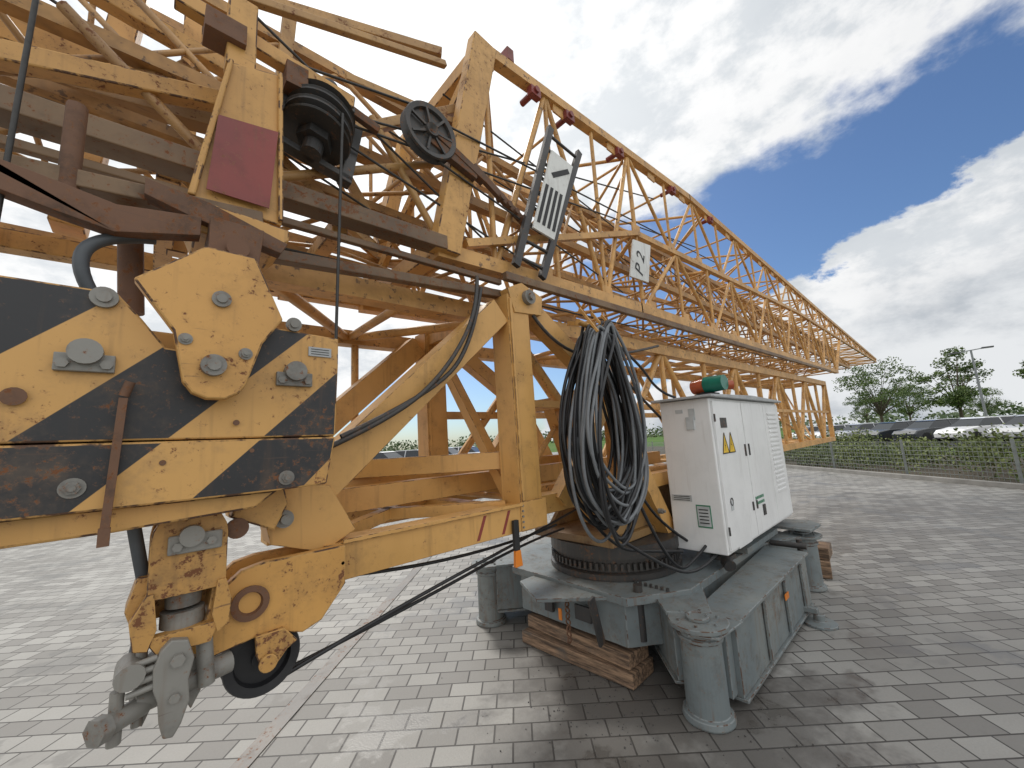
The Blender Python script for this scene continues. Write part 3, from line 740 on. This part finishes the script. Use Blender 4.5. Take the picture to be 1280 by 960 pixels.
# ------------------------------------------------------------------ foliage
def leafmat(name,a,b_,sc=1.1):
    m,nt,b=newmat(name);co=objco(nt)
    c=mix(nt,smooth(nt,noise(nt,co,sc,2),.35,.65),a,b_)
    L(nt,c,b.inputs['Base Color']);b.inputs['Roughness'].default_value=.7
    return m
LEAF=leafmat('leaves',(.05,.09,.02),(.12,.17,.04));LEAF2=leafmat('hedge_leaves',(.06,.09,.02),(.15,.18,.045),1.8);BARK=plain('bark',(.09,.07,.05),.9)
def leaves(mb,c,R,n,s):
    for _ in range(n):
        while True:
            v=Vector([random.uniform(-1,1) for _ in range(3)])
            if v.length<1: break
        p=Vector(c)+Vector((v.x*R[0],v.y*R[1],v.z*R[2]))
        a=Vector([random.uniform(-1,1) for _ in range(3)]).normalized();b=a.orthogonal().normalized();k=s*random.uniform(.5,1.3)
        b2=a.cross(b)
        mb.add([p-b*k,p+b2*k*.7,p+b*k,p-b2*k*.7],[(0,1,2,3)])
def tree(loc,h,w,seed):
    random.seed(seed);e=empty('deciduous_tree')
    t=MB();th=h*.28
    t.tube((0,0,0),(.1,.05,th),h*.022,8,r2=h*.016)
    lf=MB();limbs=26
    for i in range(limbs):
        a=i*2.4+random.uniform(-.4,.4);q_=random.uniform(0,1);zz=h*(.36+.58*q_)
        rr=w*.5*math.sqrt(max(.05,1-(abs(q_-.40)/.62)**2))*random.uniform(.35,1.0)
        tip=Vector((rr*math.cos(a),rr*math.sin(a),zz))
        mid_=Vector((tip.x*.4,tip.y*.4,th+(zz-th)*.45))
        t.tube((.1,.05,th*.85),mid_,h*.008,6,r2=h*.005);t.tube(mid_,tip,h*.005,5,r2=h*.002)
        for q in range(3):
            c=tip+Vector([random.uniform(-1,1)*w*.09 for _ in range(3)])
            k=random.uniform(.6,1.25)
            leaves(lf,c,(w*.10*k,w*.10*k,h*.06*k),int(85*k),h*.013)
    t.obj('trunk',BARK,e);lf.obj('crown',LEAF,e);e.location=loc;e.rotation_euler=(0,0,seed)
for i,(l,h,w) in enumerate((((82,6,-.03),10,12),((90,-2.2,-.03),11.5,9.5),((125,4.5,-.03),10,9),((135,-7,-.03),8,8),((78,-11.5,-.03),11,9),((150,14,-.03),9,9))): tree(l,h,w,i+3)
random.seed(99)
hd=MB()
for i in range(330):
    s=random.uniform(-12,18);o=random.uniform(.6,5.5)
    hh=.85+.25*math.sin(s*.8)+(.45 if s<-1 else 0)+random.uniform(-.15,.25)
    p=F(s,o);leaves(hd,(p.x,p.y,hh*.55),(.55,.55,hh*.6),130,.05)
hd.obj('hedge',LEAF2,None)
tl=MB()
for i in range(300):
    a=math.radians(random.uniform(-40,130));d=random.uniform(190,320);hh=random.uniform(4,8)
    leaves(tl,(d*math.cos(a),d*math.sin(a),hh*.4),(hh*1.1,hh*1.1,hh*.6),60,.8)
tl.obj('distant_treeline',leafmat('distant_leaves',(.07,.11,.05),(.12,.15,.075),.1),None)

# ------------------------------------------------------------------ street lamp
sl=empty('street_lamp')
m=MB();m.tube((0,0,0),(0,0,9.2),.14,12,r2=.09);m.beam((0,-1.1,9.25),(0,1.1,9.05),.1,.1);m.obj('pole',plain('galvanised',(.25,.26,.27),.4,metal=.5),sl)
m=MB();m.box((0,-1.3,9.27),(.4,.9,.16));m.box((0,1.3,9.03),(.4,.9,.16));m.obj('lamp_head',plain('lamp_dark',(.10,.10,.11),.4),sl)
sl.location=(70,-3.6,0);sl.rotation_euler=(0,0,math.radians(10))

# ------------------------------------------------------------------ cars
GLASS=plain('car_glass',(.02,.025,.03),.1);TYRE=plain('tyre',(.02,.02,.02),.8)
def carmesh(col,nm):
    pm,nt,b=newmat('paint_'+nm);b.inputs['Base Color'].default_value=(*col,1);b.inputs['Roughness'].default_value=.25;b.inputs['Coat Weight'].default_value=.5
    body=MB();body.poly([(-2.1,.35),(-2.15,.7),(-2.0,.95),(-1.3,1.0),(1.0,.98),(1.9,.82),(2.12,.6),(2.1,.3),(1.7,.25),(-1.8,.25)],-.88,.88)
    cabn=MB();vs=[];lowp=[(-1.95,.96),(1.05,.96)];hip=[(-1.5,1.45),(.35,1.45)]
    for (x,z),y in ((lowp[0],.84),(lowp[1],.84),(hip[1],.66),(hip[0],.66)): vs.append((x,-y,z))
    for (x,z),y in ((lowp[0],.84),(lowp[1],.84),(hip[1],.66),(hip[0],.66)): vs.append((x,y,z))
    cabn.add(vs,[(0,1,2,3),(7,6,5,4),(1,5,6,2),(4,0,3,7)])
    roof=MB();roof.poly([(-1.55,1.44),(-1.4,1.5),(.2,1.5),(.42,1.44)],-.68,.68)
    for x in(-.6,): roof.beam((x,-.85,.97),(x,-.67,1.45),.07,.02);roof.beam((x,.85,.97),(x,.67,1.45),.07,.02)
    wh=MB()
    for x in(-1.3,1.3):
        for y in(-.9,.72): wh.disc_y(x,y,.33,[(0,0),(.33,0),(.33,.18),(0,.18)],20)
    return [(body,pm,'body',.06),(cabn,GLASS,'windows',0),(roof,pm,'roof',.03),(wh,TYRE,'wheels',0)]
protos={}
def car(loc,rz,key):
    cols={'white':(.75,.75,.75),'silver':(.45,.46,.47),'dark':(.03,.035,.04),'red':(.3,.03,.02)}
    e=empty('parked_car')
    if key not in protos:
        protos[key]=[mb.obj(nm,mt,e,bv) for mb,mt,nm,bv in carmesh(cols[key],key)]
    else:
        for o in protos[key]:
            c=o.copy();COL.objects.link(c);c.parent=e
    e.location=loc;e.rotation_euler=(0,0,rz)
keys=['white','silver','dark','white','white','silver','white','dark','red','silver']
fa=math.atan2(fd.y,fd.x)
for row,o in enumerate((19,30)):
    for i in range(11):
        p=F(5+row*7+i*2.9,o)
        if random.random()<.12: continue
        car((p.x,p.y,-.02),fa+math.pi/2+random.uniform(-.03,.03),keys[(i*3+row)%8])
for i,(x,y) in enumerate(((11,24),(14,25),(8,23),(17.5,27),(4.5,22),(1,21),(20.5,28),(-3,20))): car((x,y,0),math.radians(-60),keys[i])

# ------------------------------------------------------------------ world
sunv=Vector((.308,.884,1.038)).normalized()
el=math.asin(sunv.z);azs=math.atan2(sunv.x,sunv.y)
w=bpy.data.worlds.new("World");scene.world=w;w.use_nodes=True;nt=w.node_tree;nt.nodes.clear()
w.cycles.sampling_method='MANUAL';w.cycles.sample_map_resolution=512
out=N(nt,'ShaderNodeOutputWorld');bg=N(nt,'ShaderNodeBackground');bg.inputs['Strength'].default_value=.1;L(nt,bg.outputs[0],out.inputs[0])
sky=N(nt,'ShaderNodeTexSky',sky_type='NISHITA');sky.sun_disc=False;sky.sun_elevation=el;sky.sun_rotation=azs
co=N(nt,'ShaderNodeTexCoord').outputs['Generated']
def dotn(v):
    n=N(nt,'ShaderNodeVectorMath',operation='DOT_PRODUCT');L(nt,co,n.inputs[0]);n.inputs[1].default_value=v;return n.outputs['Value']
mp=N(nt,'ShaderNodeMapping');mp.inputs['Scale'].default_value=(1,1,1.8);L(nt,co,mp.inputs[0]);cv=mp.outputs[0]
n1=noise(nt,cv,5.5,7,.6);n2=noise(nt,cv,8,7,.62);n3=noise(nt,cv,3.2,7,.62)
d1=dotn((.557,-.07,-.828));d2=dotn((.31,-.326,-.895))
a=math_(nt,'ADD',d1,math_(nt,'MULTIPLY',math_(nt,'SUBTRACT',n1,.53),.24))
b=math_(nt,'ADD',math_(nt,'MULTIPLY',d2,-1.0),math_(nt,'MULTIPLY',math_(nt,'SUBTRACT',n2,.5),.22))
blue=math_(nt,'MULTIPLY',smooth(nt,a,-.01,.055),smooth(nt,b,.0,.025))
shade=smooth(nt,n3,.38,.60)
cl=mix(nt,shade,(4.3,4.7,5.2),(8.0,8.2,8.4))
cum=smooth(nt,math_(nt,'ADD',d2,math_(nt,'MULTIPLY',math_(nt,'SUBTRACT',n1,.5),.22)),.06,.24)
onr=smooth(nt,b,-.30,.02)
cl=mix(nt,math_(nt,'MULTIPLY',onr,math_(nt,'MULTIPLY',math_(nt,'SUBTRACT',1.0,cum),.85)),cl,mix(nt,smooth(nt,n2,.36,.58),(6.4,6.8,7.2),(9.6,9.6,9.6)))
glow=math_(nt,'POWER',math_(nt,'MAXIMUM',dotn(tuple(sunv)),0.0),6)
gm=N(nt,'ShaderNodeMix',data_type='RGBA',blend_type='ADD');L(nt,math_(nt,'MULTIPLY',glow,.5),gm.inputs[0]);L(nt,cl,gm.inputs[6]);gm.inputs[7].default_value=(8,8,7.8,1);cl=gm.outputs[2]
back_fill=math_(nt,'MAXIMUM',dotn((-.4,-.85,.3)),0.0)  # added unseen cloud brightness behind the camera, fill for the crane's near faces
gm=N(nt,'ShaderNodeMix',data_type='RGBA',blend_type='ADD');L(nt,back_fill,gm.inputs[0]);L(nt,cl,gm.inputs[6]);gm.inputs[7].default_value=(5,5,5,1);cl=gm.outputs[2]
skyc=N(nt,'ShaderNodeMix',data_type='RGBA',blend_type='MULTIPLY');skyc.inputs[0].default_value=1;L(nt,sky.outputs[0],skyc.inputs[6]);skyc.inputs[7].default_value=(.72,.90,1.12,1)
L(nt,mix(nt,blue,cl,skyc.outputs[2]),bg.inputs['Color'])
sd=bpy.data.lights.new('sun','SUN');sd.energy=2.3;sd.angle=math.radians(10);sd.color=(1,.96,.9)
so=bpy.data.objects.new('sun',sd);COL.objects.link(so);so.rotation_euler=(-sunv).to_track_quat('-Z','Y').to_euler()

# ------------------------------------------------------------------ camera
p_=math.atan(73/490);az=math.radians(47);ro=.058
d=Vector((math.cos(p_)*math.cos(az),math.cos(p_)*math.sin(az),math.sin(p_)));r0=Vector((math.sin(az),-math.cos(az),0));u0=r0.cross(d)
Xc=r0*math.cos(ro)-u0*math.sin(ro);Yc=r0*math.sin(ro)+u0*math.cos(ro);Zc=-d
cam=bpy.data.cameras.new('camera');cam.lens=36*490/1280;cam.sensor_width=36;cam.clip_end=3000;cam.clip_start=.05
co_=bpy.data.objects.new('camera',cam);COL.objects.link(co_)
M=Matrix((Xc,Yc,Zc)).transposed().to_4x4();M.translation=Vector((0,0,1.6));co_.matrix_world=M
scene.camera=co_
scene.view_settings.view_transform='Standard';scene.view_settings.look='None';scene.view_settings.exposure=0
